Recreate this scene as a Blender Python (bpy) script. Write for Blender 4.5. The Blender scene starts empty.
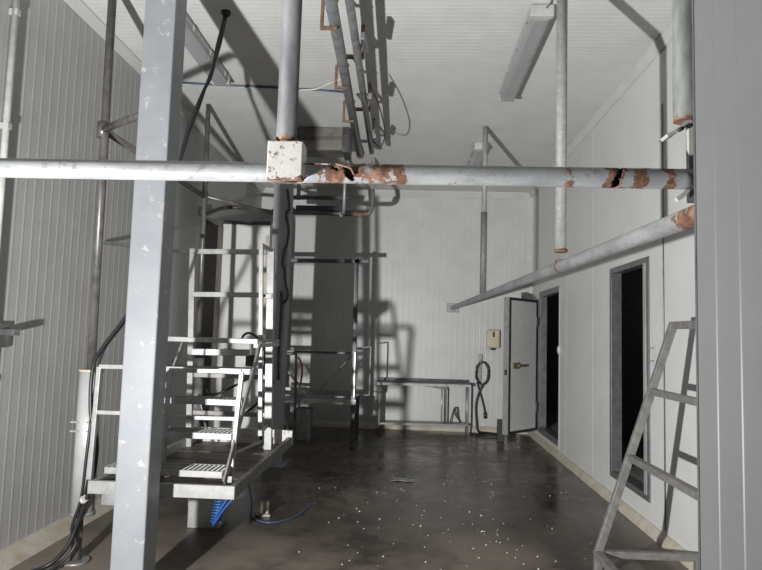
import bpy, bmesh, math, random
from mathutils import Vector, Matrix, noise as mnoise
random.seed(7)
C = bpy.context.scene.collection
S = bpy.context.scene
PI = math.pi

# ------------------------------------------------------------ camera, world, light, exposure
cam_d = bpy.data.cameras.new('camera'); cam = bpy.data.objects.new('camera', cam_d); C.objects.link(cam)
yaw, pitch, roll = -.0485, .0809, .0291
cy, sy, cp, sp = math.cos(yaw), math.sin(yaw), math.cos(pitch), math.sin(pitch)
F = Vector((sy*cp, cy*cp, sp)); R0 = Vector((cy, -sy, 0)); U0 = R0.cross(F)
Rv = R0*math.cos(roll) + U0*math.sin(roll); Uv = -R0*math.sin(roll) + U0*math.cos(roll)
M = Matrix((Rv, Uv, -F)).transposed().to_4x4(); M.translation = (0, 0, 1.55)
cam.matrix_world = M
cam_d.sensor_fit = 'HORIZONTAL'; cam_d.sensor_width = 36; cam_d.lens = 36*617/762; cam_d.clip_start = .02
S.camera = cam

w = bpy.data.worlds.new('world'); S.world = w; w.use_nodes = True
w.node_tree.nodes['Background'].inputs[0].default_value = (.8, .85, .9, 1)
w.node_tree.nodes['Background'].inputs[1].default_value = .0

LP = Vector((-1.66, 1.05, 1.08))           # hand-held work lamp just outside the frame on the left
ld = bpy.data.lights.new('work_lamp', 'SPOT'); lo = bpy.data.objects.new('work_lamp', ld); C.objects.link(lo)
lo.location = LP
lo.rotation_euler = (Vector((1.6, 8.5, 4.6)) - LP).to_track_quat('-Z', 'Y').to_euler()
ld.spot_size = math.radians(178); ld.spot_blend = .85; ld.shadow_soft_size = .038
ld.energy = 235; ld.color = (1, .995, .985)
ld.use_nodes = True
nt = ld.node_tree
em = next(n for n in nt.nodes if n.type == 'EMISSION')
fo = nt.nodes.new('ShaderNodeLightFalloff'); fo.inputs['Strength'].default_value = 1.0
nt.links.new(fo.outputs['Linear'], em.inputs['Strength'])

S.view_settings.view_transform = 'Standard'; S.view_settings.look = 'None'
S.view_settings.gamma = 1; S.view_settings.use_curve_mapping = False
S.view_settings.exposure = 0.22

# ------------------------------------------------------------ materials
def new_mat(name):
    m = bpy.data.materials.new(name); m.use_nodes = True
    return m, m.node_tree, m.node_tree.nodes['Principled BSDF']
def nd(nt, t, **kw):
    n = nt.nodes.new(t)
    for k, v in kw.items(): setattr(n, k, v)
    return n
def noise(nt, scale, detail=4, rough=.6, vec=None, coord='Position', stretch=None):
    n = nd(nt, 'ShaderNodeTexNoise'); n.inputs['Scale'].default_value = scale
    n.inputs['Detail'].default_value = detail; n.inputs['Roughness'].default_value = rough
    if coord == 'Position':
        src = nd(nt, 'ShaderNodeNewGeometry').outputs['Position']
    else:
        src = nd(nt, 'ShaderNodeTexCoord').outputs['Object']
    if stretch:
        mp = nd(nt, 'ShaderNodeMapping'); mp.inputs['Scale'].default_value = stretch
        nt.links.new(src, mp.inputs['Vector']); src = mp.outputs['Vector']
    nt.links.new(src, n.inputs['Vector'])
    return n.outputs['Fac']
def ramp(nt, fac, a, b):
    r = nd(nt, 'ShaderNodeMapRange'); r.interpolation_type = 'SMOOTHSTEP'
    r.inputs['From Min'].default_value = a; r.inputs['From Max'].default_value = b
    nt.links.new(fac, r.inputs['Value']); return r.outputs['Result']
def mix(nt, fac, a, b):
    m = nd(nt, 'ShaderNodeMix', data_type='RGBA')
    nt.links.new(fac, m.inputs['Factor'])
    for s, v in ((6, a), (7, b)):
        if isinstance(v, tuple): m.inputs[s].default_value = (*[c*.74 for c in v], 1)
        else: nt.links.new(v, m.inputs[s])
    return m.outputs[2]
def math_n(nt, op, a, b=None):
    m = nd(nt, 'ShaderNodeMath', operation=op)
    for i, v in enumerate((a, b)):
        if v is None: continue
        if isinstance(v, (int, float)): m.inputs[i].default_value = v
        else: nt.links.new(v, m.inputs[i])
    return m.outputs[0]
def bump(nt, b, h, strength=.2, dist=.005):
    n = nd(nt, 'ShaderNodeBump'); n.inputs['Strength'].default_value = strength; n.inputs['Distance'].default_value = dist
    nt.links.new(h, n.inputs['Height']); nt.links.new(n.outputs['Normal'], b.inputs['Normal'])

def plain(name, col, rough=.5, metal=0., var=.12, scale=12, bmp=.05, stretch=None):
    m, t, b = new_mat(name)
    d = tuple(c*(1-var*1.6) for c in col); l = tuple(min(1, c*(1+var)) for c in col)
    f = noise(t, scale, 5, .65, stretch=stretch)
    t.links.new(mix(t, ramp(t, f, .3, .7), d, l), b.inputs['Base Color'])
    b.inputs['Roughness'].default_value = rough; b.inputs['Metallic'].default_value = metal
    if bmp: bump(t, b, f, bmp, .003)
    return m

RUST = (.19, .085, .048); RUST2 = (.085, .040, .026); RUST3 = (.33, .19, .125); RUST4 = (.52, .40, .33)
def rusty(name, base, base2, rough=.5, metal=0., patches=(), amount=.0, scale=14, peel=.0, peelcol=(.8, .82, .82), stretch=None):
    """painted metal; patches = (axis, centre, half width) along which rust takes over; amount = scattered rust; peel = pale flaking"""
    m, t, b = new_mat(name)
    f = noise(t, scale, 6, .65, stretch=stretch)
    col = mix(t, ramp(t, f, .32, .68), base, base2)
    if peel:
        g = noise(t, scale*2.3, 7, .72)
        col = mix(t, ramp(t, g, .62-peel*.25, .66-peel*.25), col, peelcol)
    n2 = noise(t, scale*1.6, 7, .7)
    mask = ramp(t, n2, .80-amount, .86-amount)
    if not amount: mask = math_n(t, 'MULTIPLY', mask, 0.)
    sep = nd(t, 'ShaderNodeSeparateXYZ'); t.links.new(nd(t, 'ShaderNodeNewGeometry').outputs['Position'], sep.inputs[0])
    n3 = noise(t, scale*1.1, 6, .7)
    for ax, c, hw in patches:
        d = math_n(t, 'ABSOLUTE', math_n(t, 'SUBTRACT', sep.outputs[ax], c))
        v = math_n(t, 'SUBTRACT', 1.0, math_n(t, 'DIVIDE', d, hw))
        v = math_n(t, 'ADD', v, math_n(t, 'MULTIPLY', math_n(t, 'SUBTRACT', n3, .5), 5.5))
        mask = math_n(t, 'MAXIMUM', mask, ramp(t, v, .30, .55))
    rn = noise(t, scale*4, 5, .7)
    rc = mix(t, ramp(t, rn, .3, .7), RUST2, RUST); rc = mix(t, ramp(t, noise(t, scale*1.3, 6, .7), .44, .64), rc, RUST3); rc = mix(t, ramp(t, noise(t, scale*2.7, 6, .75), .60, .72), rc, RUST4)
    t.links.new(mix(t, mask, col, rc), b.inputs['Base Color'])
    rg = nd(t, 'ShaderNodeMapRange'); t.links.new(mask, rg.inputs['Value'])
    rg.inputs['To Min'].default_value = rough; rg.inputs['To Max'].default_value = .9
    t.links.new(rg.outputs['Result'], b.inputs['Roughness'])
    if metal:
        mg = nd(t, 'ShaderNodeMapRange'); t.links.new(mask, mg.inputs['Value'])
        mg.inputs['To Min'].default_value = metal; mg.inputs['To Max'].default_value = 0
        t.links.new(mg.outputs['Result'], b.inputs['Metallic'])
    h = math_n(t, 'ADD', math_n(t, 'MULTIPLY', mask, .6), rn)
    bump(t, b, h, .35, .002)
    return m

MAT = {}
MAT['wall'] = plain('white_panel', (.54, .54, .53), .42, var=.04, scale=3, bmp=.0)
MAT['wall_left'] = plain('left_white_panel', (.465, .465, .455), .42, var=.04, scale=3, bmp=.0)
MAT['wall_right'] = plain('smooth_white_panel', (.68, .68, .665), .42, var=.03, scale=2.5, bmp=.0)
MAT['ceiling'] = plain('ceiling_panel', (.68, .68, .665), .5, var=.04, scale=3, bmp=0)
MAT['partition'] = plain('grey_partition_panel', (.185, .185, .19), .45, var=.03, scale=4, bmp=0)
MAT['trim'] = plain('white_trim', (.60, .60, .58), .4, var=.04, scale=4, bmp=0)
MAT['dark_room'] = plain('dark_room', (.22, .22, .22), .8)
MAT['stainless'] = plain('stainless_steel', (.56, .56, .56), .33, .45, .10, 9, .03, stretch=(1, 1, .25))
MAT['stainless_dull'] = plain('dull_stainless_steel', (.36, .355, .35), .42, .45, .16, 11, .04)
MAT['alu'] = plain('bright_aluminium', (.38, .38, .375), .42, .25, .10, 16, .04)
MAT['alu_dull'] = plain('dull_aluminium', (.30, .29, .28), .45, .25, .12, 14, .04)
MAT['cyl'] = plain('polished_cylinder', (.50, .50, .50), .30, .15, .05, 7, .0)
MAT['galv'] = rusty('galvanised_pipe', (.33, .34, .35), (.46, .47, .48), .45, .35, amount=.10, scale=16)
MAT['grey_steel'] = plain('grey_steel', (.25, .25, .25), .45, .5, .2, 14)
MAT['dark_steel'] = plain('dark_steel', (.10, .10, .10), .45, .5, .25, 14)
MAT['frame_grey'] = plain('grey_door_frame', (.20, .205, .21), .4, .5, .15, 10)
MAT['frame_dark'] = plain('dark_door_seal', (.03, .03, .03), .6)
MAT['rubber'] = plain('black_rubber', (.018, .018, .02), .45, 0, .2, 20)
MAT['blue'] = plain('blue_plastic_hose', (.03, .10, .32), .4, 0, .15, 20)
MAT['blue_dull'] = plain('dull_blue_cable', (.06, .09, .16), .45, 0, .15, 20)
MAT['white_cable'] = plain('white_cable', (.62, .62, .58), .5)
MAT['orange'] = plain('orange_cable', (.36, .12, .05), .5)
MAT['beige'] = plain('beige_plastic', (.55, .50, .36), .4, 0, .05, 8)
MAT['lens'] = plain('grey_plastic_lens', (.36, .365, .37), .25, 0, .05, 6, 0)
MAT['lamp_body'] = plain('lamp_body_plastic', (.50, .50, .48), .45, 0, .08, 8)
MAT['brass'] = plain('brass_latch', (.26, .235, .17), .45, .4, .1, 20)
MAT['debris'] = plain('white_crumbs', (.75, .73, .68), .8)
MAT['black_plastic'] = plain('black_plastic', (.03, .03, .03), .4)
MAT['bluegrey_glass'] = plain('pale_window', (.5, .52, .5), .3)
MAT['rust'] = rusty('rusty_iron', (.12, .07, .048), (.22, .14, .10), .85, amount=.3, scale=24)

# column: blue-grey paint, pale scuffs, chips and a little rust
MAT['column'] = rusty('column_paint', (.25, .262, .282), (.285, .297, .315), .45, amount=.12, scale=5, peel=.09, peelcol=(.42, .425, .43))
MAT['pipe'] = rusty('white_pipe_flaking', (.28, .29, .30), (.42, .43, .44), .45, .0,
    patches=[(0, -.245, .085), (0, -.13, .10), (0, -.045, .03), (0, .465, .018), (0, .60, .045), (0, .67, .035), (0, .752, .02)],
    scale=18, peel=.2, peelcol=(.25, .25, .25), stretch=(.35, 1, 1))
MAT['sleeve'] = rusty('white_sleeve_paint', (.60, .59, .55), (.66, .65, .62), .5, amount=.225, scale=26,
    patches=[(2, 2.012, .013), (2, 2.132, .006)])
MAT['post'] = rusty('scuffed_grey_post', (.10, .105, .11), (.22, .225, .23), .65, .0, patches=[(2, 2.14, .014)], scale=13, stretch=(1, 1, .35))
MAT['bracket'] = rusty('cream_bracket_paint', (.42, .42, .39), (.50, .50, .47), .5, patches=[(2, 2.235, .012)], scale=20)
MAT['bracket_post'] = rusty('grey_hanger_paint', (.11, .118, .11), (.26, .27, .25), .65, patches=[(2, 2.235, .022)], scale=14, stretch=(1, 1, .3))
MAT['rail'] = rusty('worn_rail', (.24, .245, .25), (.44, .445, .45), .42, .2, patches=[(1, 2.10, .16), (1, 3.81, .03)], scale=10, peel=.08, peelcol=(.28, .28, .27), stretch=(1, .3, 1))
MAT['hanger'] = rusty('flaking_hanger', (.28, .28, .28), (.36, .36, .355), .55, patches=[(2, 2.09, .03)], scale=22, peel=.15, peelcol=(.5, .5, .48))
MAT['hanger_dull'] = rusty('dull_hanger', (.17, .17, .17), (.23, .23, .23), .55, patches=[(2, 2.05, .02)], scale=20, amount=.04)
MAT['track'] = rusty('track_pipe', (.15, .155, .16), (.27, .275, .28), .45, .3, amount=.12, scale=12)
MAT['guide'] = rusty('guide_pipe', (.10, .092, .085), (.19, .18, .17), .35, .3, amount=.04, scale=10)
MAT['ladder'] = plain('ladder_steel', (.26, .255, .24), .5, .35, .15, 18)

def curb_mat():
    m, t, b = new_mat('stained_beige_curb')
    f = noise(t, 6, 6, .7)
    c = mix(t, ramp(t, f, .35, .7), (.56, .53, .46), (.44, .37, .27))
    c = mix(t, ramp(t, noise(t, 16, 6, .7), .62, .72), c, (.14, .09, .05))
    t.links.new(c, b.inputs['Base Color']); b.inputs['Roughness'].default_value = .55
    bump(t, b, f, .1, .004); return m
MAT['curb'] = curb_mat()

def floor_mat():
    m, t, b = new_mat('wet_dark_concrete')
    big = noise(t, .6, 5, .6); mid = noise(t, 2.4, 8, .7); fine = noise(t, 34, 5, .65); streak = noise(t, 3.2, 7, .68)
    c = mix(t, ramp(t, mid, .34, .66), (.036, .030, .025), (.092, .076, .062))
    c = mix(t, math_n(t, 'MULTIPLY', ramp(t, streak, .48, .66), .5), c, (.155, .125, .10))
    c = mix(t, ramp(t, big, .50, .62), c, (.15, .122, .10))
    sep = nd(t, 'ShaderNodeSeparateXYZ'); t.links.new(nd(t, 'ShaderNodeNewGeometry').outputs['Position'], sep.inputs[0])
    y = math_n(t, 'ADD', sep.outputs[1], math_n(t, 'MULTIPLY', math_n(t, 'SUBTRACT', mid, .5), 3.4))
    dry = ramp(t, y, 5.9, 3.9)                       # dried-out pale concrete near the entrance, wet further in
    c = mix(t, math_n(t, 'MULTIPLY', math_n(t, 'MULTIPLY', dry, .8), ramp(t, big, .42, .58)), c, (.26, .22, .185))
    c = mix(t, ramp(t, noise(t, 7, 7, .72), .62, .70), c, (.022, .018, .015))
    c = mix(t, math_n(t, 'MULTIPLY', ramp(t, fine, .60, .74), .4), c, (.16, .135, .11))
    t.links.new(c, b.inputs['Base Color'])
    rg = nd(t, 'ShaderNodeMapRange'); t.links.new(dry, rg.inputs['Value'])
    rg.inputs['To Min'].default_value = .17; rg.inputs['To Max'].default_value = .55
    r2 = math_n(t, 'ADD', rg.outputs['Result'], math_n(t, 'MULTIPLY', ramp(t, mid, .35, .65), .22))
    t.links.new(r2, b.inputs['Roughness']); b.inputs['Specular IOR Level'].default_value = .42
    bump(t, b, math_n(t, 'ADD', mid, math_n(t, 'MULTIPLY', fine, .15)), .12, .005)
    return m
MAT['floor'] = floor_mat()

# ------------------------------------------------------------ mesh builder
class MB:
    def __init__(s): s.bm = bmesh.new()
    def box(s, x0, x1, y0, y1, z0, z1, bev=.0):
        vs = [s.bm.verts.new((x, y, z)) for x in (x0, x1) for y in (y0, y1) for z in (z0, z1)]
        fs = [s.bm.faces.new([vs[i] for i in q]) for q in ((0,1,3,2),(4,6,7,5),(0,4,5,1),(2,3,7,6),(0,2,6,4),(1,5,7,3))]
        if bev: bmesh.ops.bevel(s.bm, geom=list({e for f in fs for e in f.edges}), offset=bev, segments=2, affect='EDGES', profile=.5)
        return s
    def bar(s, a, b, wd, ht=None, up=(0, 0, 1), bev=.003):
        a, b = Vector(a), Vector(b); ht = ht or wd
        d = (b-a).normalized(); up = Vector(up)
        if abs(d.dot(up)) > .95: up = Vector((0, 1, 0))
        r = d.cross(up).normalized(); u = r.cross(d)
        vs = [s.bm.verts.new(p + r*i*wd/2 + u*j*ht/2) for p in (a, b) for i in (-1, 1) for j in (-1, 1)]
        fs = [s.bm.faces.new([vs[i] for i in q]) for q in ((0,1,3,2),(4,6,7,5),(0,4,5,1),(2,3,7,6),(0,2,6,4),(1,5,7,3))]
        if bev: bmesh.ops.bevel(s.bm, geom=list({e for f in fs for e in f.edges}), offset=bev, segments=2, affect='EDGES', profile=.5)
        return s
    def tube(s, pts, r, n=14, cap=True):
        pts = [Vector(p) for p in pts]; rings = []
        t0 = (pts[1]-pts[0]).normalized()
        nrm = t0.orthogonal().normalized()
        for i, p in enumerate(pts):
            if i == 0: t = t0
            elif i == len(pts)-1: t = (pts[i]-pts[i-1]).normalized()
            else: t = ((pts[i]-pts[i-1]).normalized() + (pts[i+1]-pts[i]).normalized()).normalized()
            nrm = (nrm - t*nrm.dot(t)).normalized(); bn = t.cross(nrm)
            rr = r[i] if isinstance(r, (list, tuple)) else r
            rings.append([s.bm.verts.new(p + (nrm*math.cos(2*PI*k/n) + bn*math.sin(2*PI*k/n))*rr) for k in range(n)])
        for A, B in zip(rings, rings[1:]):
            for k in range(n):
                f = s.bm.faces.new((A[k], A[(k+1) % n], B[(k+1) % n], B[k])); f.smooth = True
        if cap:
            s.bm.faces.new(rings[0][::-1]); s.bm.faces.new(rings[-1])
        return s
    def strip(s, pts, wdir, wd, th):
        """flat bar swept along a polyline; wdir is its width direction"""
        pts = [Vector(p) for p in pts]; wdir = Vector(wdir).normalized(); rings = []
        for i, p in enumerate(pts):
            a = pts[max(0, i-1)]; b = pts[min(len(pts)-1, i+1)]
            n = (b-a).normalized().cross(wdir)
            rings.append([s.bm.verts.new(p + wdir*i_*wd/2 + n*j*th/2) for i_, j in ((-1,-1),(1,-1),(1,1),(-1,1))])
        for A, B in zip(rings, rings[1:]):
            for k in range(4): s.bm.faces.new((A[k], A[(k+1) % 4], B[(k+1) % 4], B[k]))
        s.bm.faces.new(rings[0][::-1]); s.bm.faces.new(rings[-1]); return s
    def prism(s, prof, axis, a, b):
        """closed 2-D profile extruded along axis 0/1/2 from a to b"""
        def P(u, v, t): return {0: (t, u, v), 1: (u, t, v), 2: (u, v, t)}[axis]
        A = [s.bm.verts.new(P(u, v, a)) for u, v in prof]; B = [s.bm.verts.new(P(u, v, b)) for u, v in prof]
        n = len(prof)
        for k in range(n): s.bm.faces.new((A[k], A[(k+1) % n], B[(k+1) % n], B[k]))
        s.bm.faces.new(A[::-1]); s.bm.faces.new(B); return s
    def ridged(s, P, u0, u1, v0, v1, pitch, wd, h, thick=0):
        """panel sheet with raised ribs; P(u, h, v) maps to the world"""
        prof = [(u0, 0)]; u = u0 + pitch
        while u < u1:
            prof += [(u-wd/2, 0), (u-wd*.25, h), (u+wd*.25, h), (u+wd/2, 0)]; u += pitch
        prof.append((u1, 0))
        A = [s.bm.verts.new(P(a, b, v0)) for a, b in prof]; B = [s.bm.verts.new(P(a, b, v1)) for a, b in prof]
        for k in range(len(prof)-1): s.bm.faces.new((A[k], A[k+1], B[k+1], B[k]))
        return s
    def build(s, name, mat, parent=None, origin=None):
        bmesh.ops.recalc_face_normals(s.bm, faces=s.bm.faces[:])
        me = bpy.data.meshes.new(name)
        if parent is not None: off = Vector(parent['_o'])
        else:
            vs = [v.co for v in s.bm.verts]
            off = Vector(origin) if origin else Vector(((min(v.x for v in vs)+max(v.x for v in vs))/2, (min(v.y for v in vs)+max(v.y for v in vs))/2, min(v.z for v in vs)))
        for v in s.bm.verts: v.co -= off
        s.bm.to_mesh(me); s.bm.free()
        me.materials.append(mat if not isinstance(mat, str) else MAT[mat])
        o = bpy.data.objects.new(name, me); C.objects.link(o)
        if parent is not None:
            o.parent = parent; o['_o'] = list(off)
        else:
            o.location = off; o['_o'] = list(off)
        return o

def tag(o, label, cat, group=None, kind=None):
    o['label'] = label; o['category'] = cat
    if group: o['group'] = group
    if kind: o['kind'] = kind
    return o
def thing(name, loc, label, cat, group=None):
    o = bpy.data.objects.new(name, None); C.objects.link(o); o.location = loc; o['_o'] = list(loc); o.empty_display_size = .1
    return tag(o, label, cat, group)
def struct(name, mb, mat):
    o = mb.build(name, mat, origin=(0, 0, 0)); o['kind'] = 'structure'; return o
def smooth_path(pts, n=6):
    """Catmull-Rom through pts"""
    P = [Vector(p) for p in pts]; P = [P[0]*2-P[1]] + P + [P[-1]*2-P[-2]]; out = []
    for i in range(1, len(P)-2):
        a, b, c, d = P[i-1:i+3]
        for k in range(n):
            t = k/n
            out.append(.5*((2*b) + (c-a)*t + (2*a-5*b+4*c-d)*t*t + (3*b-a-3*c+d)*t**3))
    out.append(P[-2]); return out

# ------------------------------------------------------------ room
XL, XR, D, H, Y0 = -2.62, 2.02, 10.45, 4.02, -2.0
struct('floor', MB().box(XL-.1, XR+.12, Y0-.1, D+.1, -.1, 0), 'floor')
struct('ceiling', MB().ridged(lambda u, h, v: (v, u, H-h), Y0, D+.05, XL-.05, XR+.1, .06, .014, .0010), 'ceiling')
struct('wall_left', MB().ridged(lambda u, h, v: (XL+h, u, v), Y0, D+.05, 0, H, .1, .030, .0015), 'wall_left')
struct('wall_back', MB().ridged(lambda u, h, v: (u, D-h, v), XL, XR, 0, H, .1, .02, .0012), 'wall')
struct('wall_front', MB().box(XL-.1, XR+.12, Y0-.1, Y0, 0, H), 'dark_room')
# right wall with two doorways
DA, DB = (5.36, 6.275, .285, 2.235), (8.47, 9.64, .22, 2.21)      # y0, y1, z0, z1 of the openings
m = MB()
cut = [Y0, DA[0], DA[1], DB[0], DB[1], D+.05]
for i in range(5):
    a, b = cut[i], cut[i+1]
    dd = DA if i == 1 else DB if i == 3 else None
    if dd:
        m.box(XR, XR+.085, a, b, 0, dd[2]); m.box(XR, XR+.085, a, b, dd[3], H)
    else: m.box(XR, XR+.085, a, b, 0, H)
for yy in (2.3, 3.48, 6.95, 8.1): m.box(XR-.0015, XR+.01, yy-.006, yy+.006, 2.32 if DA[0] < yy < DA[1] else .1, H)
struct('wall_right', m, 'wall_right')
# dark rooms behind the doorways
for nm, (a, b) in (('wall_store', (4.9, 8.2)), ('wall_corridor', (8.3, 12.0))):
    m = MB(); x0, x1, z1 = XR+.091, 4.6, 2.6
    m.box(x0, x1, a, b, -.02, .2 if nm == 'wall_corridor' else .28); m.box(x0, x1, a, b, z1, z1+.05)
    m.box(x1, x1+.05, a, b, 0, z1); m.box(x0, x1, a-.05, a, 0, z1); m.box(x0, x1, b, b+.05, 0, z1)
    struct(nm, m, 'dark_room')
for nm, q in (('store_fill', (3.7, 7.6, 2.2)), ('corridor_fill', (3.7, 11.0, 2.2))):  # unseen fill lights, added to lift the black doorway interiors
    gd = bpy.data.lights.new(nm, 'POINT'); gd.energy = .9; gd.shadow_soft_size = .1
    go = bpy.data.objects.new(nm, gd); C.objects.link(go); go.location = q
# partition at the entrance, ribbed on the room side
PX = .6815
m = MB().ridged(lambda u, h, v: (PX-h, u, v), -1.99, 1.5, 0, H, .1, .012, .0018)
m.box(PX+.0005, PX+.1, Y0, 1.5, 0, H)
struct('wall_partition', m, 'partition')
struct('trim_1', MB().box(PX-.002, PX+.102, 1.497, 1.506, 0, H), 'frame_grey')
# curbs
struct('baseboard_left', MB().prism([(XL, 0), (XL+.12, 0), (XL+.09, .035), (XL+.02, .075), (XL, .085)], 1, Y0, D), 'curb')
struct('baseboard_right', MB().prism([(XR+.0, 0), (XR-.055, 0), (XR-.045, .035), (XR-.012, .075), (XR, .08)], 1, Y0, D), 'curb')
struct('baseboard_back', MB().prism([(D, 0), (D-.07, 0), (D-.05, .05), (D-.012, .09), (D, .095)], 0, XL, XR), 'curb')
# ceiling coves and the corner strip
def cove(s): return [(XL if s < 0 else XR, H), (XL if s < 0 else XR, H-.07), ((XL+.015) if s < 0 else (XR-.015), H-.07), ((XL+.07) if s < 0 else (XR-.07), H-.015), ((XL+.07) if s < 0 else (XR-.07), H)]
struct('trim_2', MB().prism(cove(-1), 1, Y0, D), 'trim')
struct('trim_3', MB().prism(cove(1), 1, Y0, D), 'trim')
struct('trim_4', MB().prism([(D, H), (D, H-.10), (D-.015, H-.10), (D-.09, H-.015), (D-.09, H)], 0, XL, XR), 'trim')
struct('trim_5', MB().prism([(XR, D), (XR-.10, D), (XR-.10, D-.012), (XR-.012, D-.09), (XR, D-.09)], 2, .12, H-.08), 'trim')

# door frames (set in the right wall)
def frame(name, dd, wd, mat, near=True):
    y0, y1, z0, z1 = dd; m = MB()
    if near: m.box(XR-.012, XR+.09, y0-wd, y0+.004, z0-wd, z1+wd, .002)
    m.box(XR-.012, XR+.09, y1-.004, y1+wd, z0-wd, z1+wd, .002)
    m.box(XR-.012, XR+.09, y0, y1, z1-.004, z1+wd, .002); m.box(XR-.012, XR+.09, y0, y1, z0-wd, z0+.004, .002)
    return struct(name, m, mat)
frame('trim_6', DA, .05, 'frame_grey')
struct('trim_7', MB().box(XR-.02, XR+.09, DA[0]+.004, DA[0]+.05, DA[2], DA[3]), 'stainless')
frame('trim_8', DB, .08, 'frame_grey', near=False)
struct('trim_9', MB().box(XR-.006, XR+.085, DB[0]-.03, DB[0]+.006, .1, DB[3]+.05), 'trim')

# open insulated door, hinged at the far jamb
hx, hy = 1.985, 9.70
dv = Vector((-.67, -.735, 0)).normalized(); nv = Vector((-dv.y, dv.x, 0))
if nv.y > 0: nv = -nv
def dpt(u, t, z): return Vector((hx, hy, 0)) + dv*u + nv*t + Vector((0, 0, z))
def dbox(mb, u0, u1, t0, t1, z0, z1, bev=.0):
    vs = [mb.bm.verts.new(dpt(u, t, z)) for u in (u0, u1) for t in (t0, t1) for z in (z0, z1)]
    fs = [mb.bm.faces.new([vs[i] for i in q]) for q in ((0,1,3,2),(4,6,7,5),(0,4,5,1),(2,3,7,6),(0,2,6,4),(1,5,7,3))]
    if bev: bmesh.ops.bevel(mb.bm, geom=list({e for f in fs for e in f.edges}), offset=bev, segments=2, affect='EDGES')
DW, DT, Z0d, Z1d = .80, .085, .17, 2.16
m = MB(); dbox(m, 0, DW, -DT, -.002, Z0d, Z1d, .003)
door = m.build('door_1', plain('door_panel', (.74, .74, .73), .45, 0, .04, 4, 0), origin=(hx, hy, Z0d)); door['kind'] = 'structure'
def dchild(name, mat, *bxs):
    mm = MB()
    for bx in bxs: dbox(mm, *bx)
    return mm.build(name, mat, door)
dchild('edge_strip', 'alu', (DW-.004, DW+.006, -DT-.003, .004, Z0d-.002, Z1d+.002))['label'] = 'stainless edge strip'
dchild('gasket', 'frame_dark', (.0, .05, -.002, .006, Z0d, Z1d), (DW-.045, DW-.005, -.002, .006, Z0d, Z1d), (.05, DW-.045, -.002, .006, Z1d-.04, Z1d), (.05, DW-.045, -.002, .006, Z0d, Z0d+.04))['label'] = 'black rubber gasket'
hd = dchild('handle', 'brass', (DW-.24, DW-.10, .0, .03, 1.115, 1.20))
hd['label'] = 'brass coloured latch handle'
dchild('lever', 'brass', (DW-.40, DW-.2, .03, .055, 1.14, 1.175))
dchild('latch', 'frame_dark', (DW+.004, DW+.012, -.06, -.02, 1.02, 1.10))
dchild('hinge', 'frame_grey', (-.01, .06, -.01, .02, .45, .60), (-.01, .06, -.01, .02, 1.75, 1.9))

# ------------------------------------------------------------ steel columns
def column(x0, x1, y0, y1, label):
    t = thing('steel_column', ((x0+x1)/2, (y0+y1)/2, 0), label, 'column', 'grey steel columns')
    MB().box(x0, x1, y0, y1, .012, H, .008).build('shaft', 'column', t)
    MB().box(x0-.05, x1+.05, y0-.05, y1+.05, 0, .014, .003).build('base_plate', 'column', t)
    return t
column(-1.645, -1.455, 3.5, 3.68, 'blue-grey painted square steel column in the foreground, chipped and scuffed')
column(-1.665, -1.465, 7.2, 7.4, 'dark shaded square steel column at the rear beside the white cabinet')

# ------------------------------------------------------------ rusted cross pipe
BY, BZ, BR = 1.85, 2.04, .0305
def cross_pipe():
    t = thing('cross_pipe', (-.9, BY, BZ), 'white horizontal pipe across the foreground, flaking and rusted through with holes', 'pipe')
    m = MB(); n = 56
    xs = [XL+.01, -1.8, -1.2, -.8, -.5, -.46]
    x = -.36
    while x < -.12: xs.append(x); x += .0035
    xs += [-.1, 0, .1, .2, .3, .4, .5, .54]
    x = .555
    while x < .66: xs.append(x); x += .0035
    xs += [.70, .76, .80, .831]
    rings = []
    for i, x in enumerate(xs):
        ring = []
        for k in range(n):
            a = 2*PI*k/n
            rr = BR + (.0012*mnoise.noise(Vector((x*30, math.cos(a)*2, math.sin(a)*2))) if -.36 < x < .8 else 0)
            ring.append(m.bm.verts.new((x, BY - rr*math.cos(a), BZ + rr*math.sin(a))))
        rings.append(ring)
    def hole(x, v, front):
        j = .004*mnoise.noise(Vector((x*90, v*4, 3)))
        if not front and -.335 < x < -.255: return True and v > -.2
        if front:
            xx = x + j*1.5
            if -.36 < xx < -.252 and v > -.95 + (xx+.335)*19 and v < .88: return True       # torn open beside the sleeve
            if -.262 < xx < -.225 and .25 < v - (-.244-xx)*18 < .62: return True              # slit
            if ((xx+.195)/.017)**2 + ((v+.12+(xx+.195)*30)/.62)**2 < 1: return True           # round hole
            if .588 < xx < .622 and abs((xx-.606) - v*.012) < .008 + .007*max(0, -v): return True
        return False
    for i in range(len(xs)-1):
        for k in range(n):
            a = 2*PI*(k+.5)/n; xm = (xs[i]+xs[i+1])/2
            if hole(xm, math.sin(a), math.cos(a) > -.1): continue
            f = m.bm.faces.new((rings[i][k], rings[i][(k+1) % n], rings[i+1][(k+1) % n], rings[i+1][k])); f.smooth = True
    for v in [v for v in m.bm.verts if not v.link_faces]: m.bm.verts.remove(v)
    o = m.build('pipe', 'pipe', t)
    sd = o.modifiers.new('wall', 'SOLIDIFY'); sd.thickness = .004; sd.offset = -1
    # torn sheet of rust bent over the round hole
    mm = MB(); mm.tube(smooth_path([(-.235, BY-.030, BZ+.021), (-.215, BY-.034, BZ+.016), (-.19, BY-.034, BZ+.008), (-.178, BY-.033, BZ-.012)], 5), .004, 8)
    mm.build('torn_edge', 'rust', t)
cross_pipe()
t = thing('hanging_post', (-.395, BY, 2.0), 'grey pipe post from the ceiling with a rust-edged white sleeve box on the cross pipe', 'post')
MB().tube([(-.396, BY, 2.126), (-.394, BY, H)], .0315, 28).build('post', 'post', t)
MB().box(-.446, -.337, BY-.034, BY+.034, 2.012, 2.131, .004).build('sleeve_box', 'sleeve', t)
m = MB(); 
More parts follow.
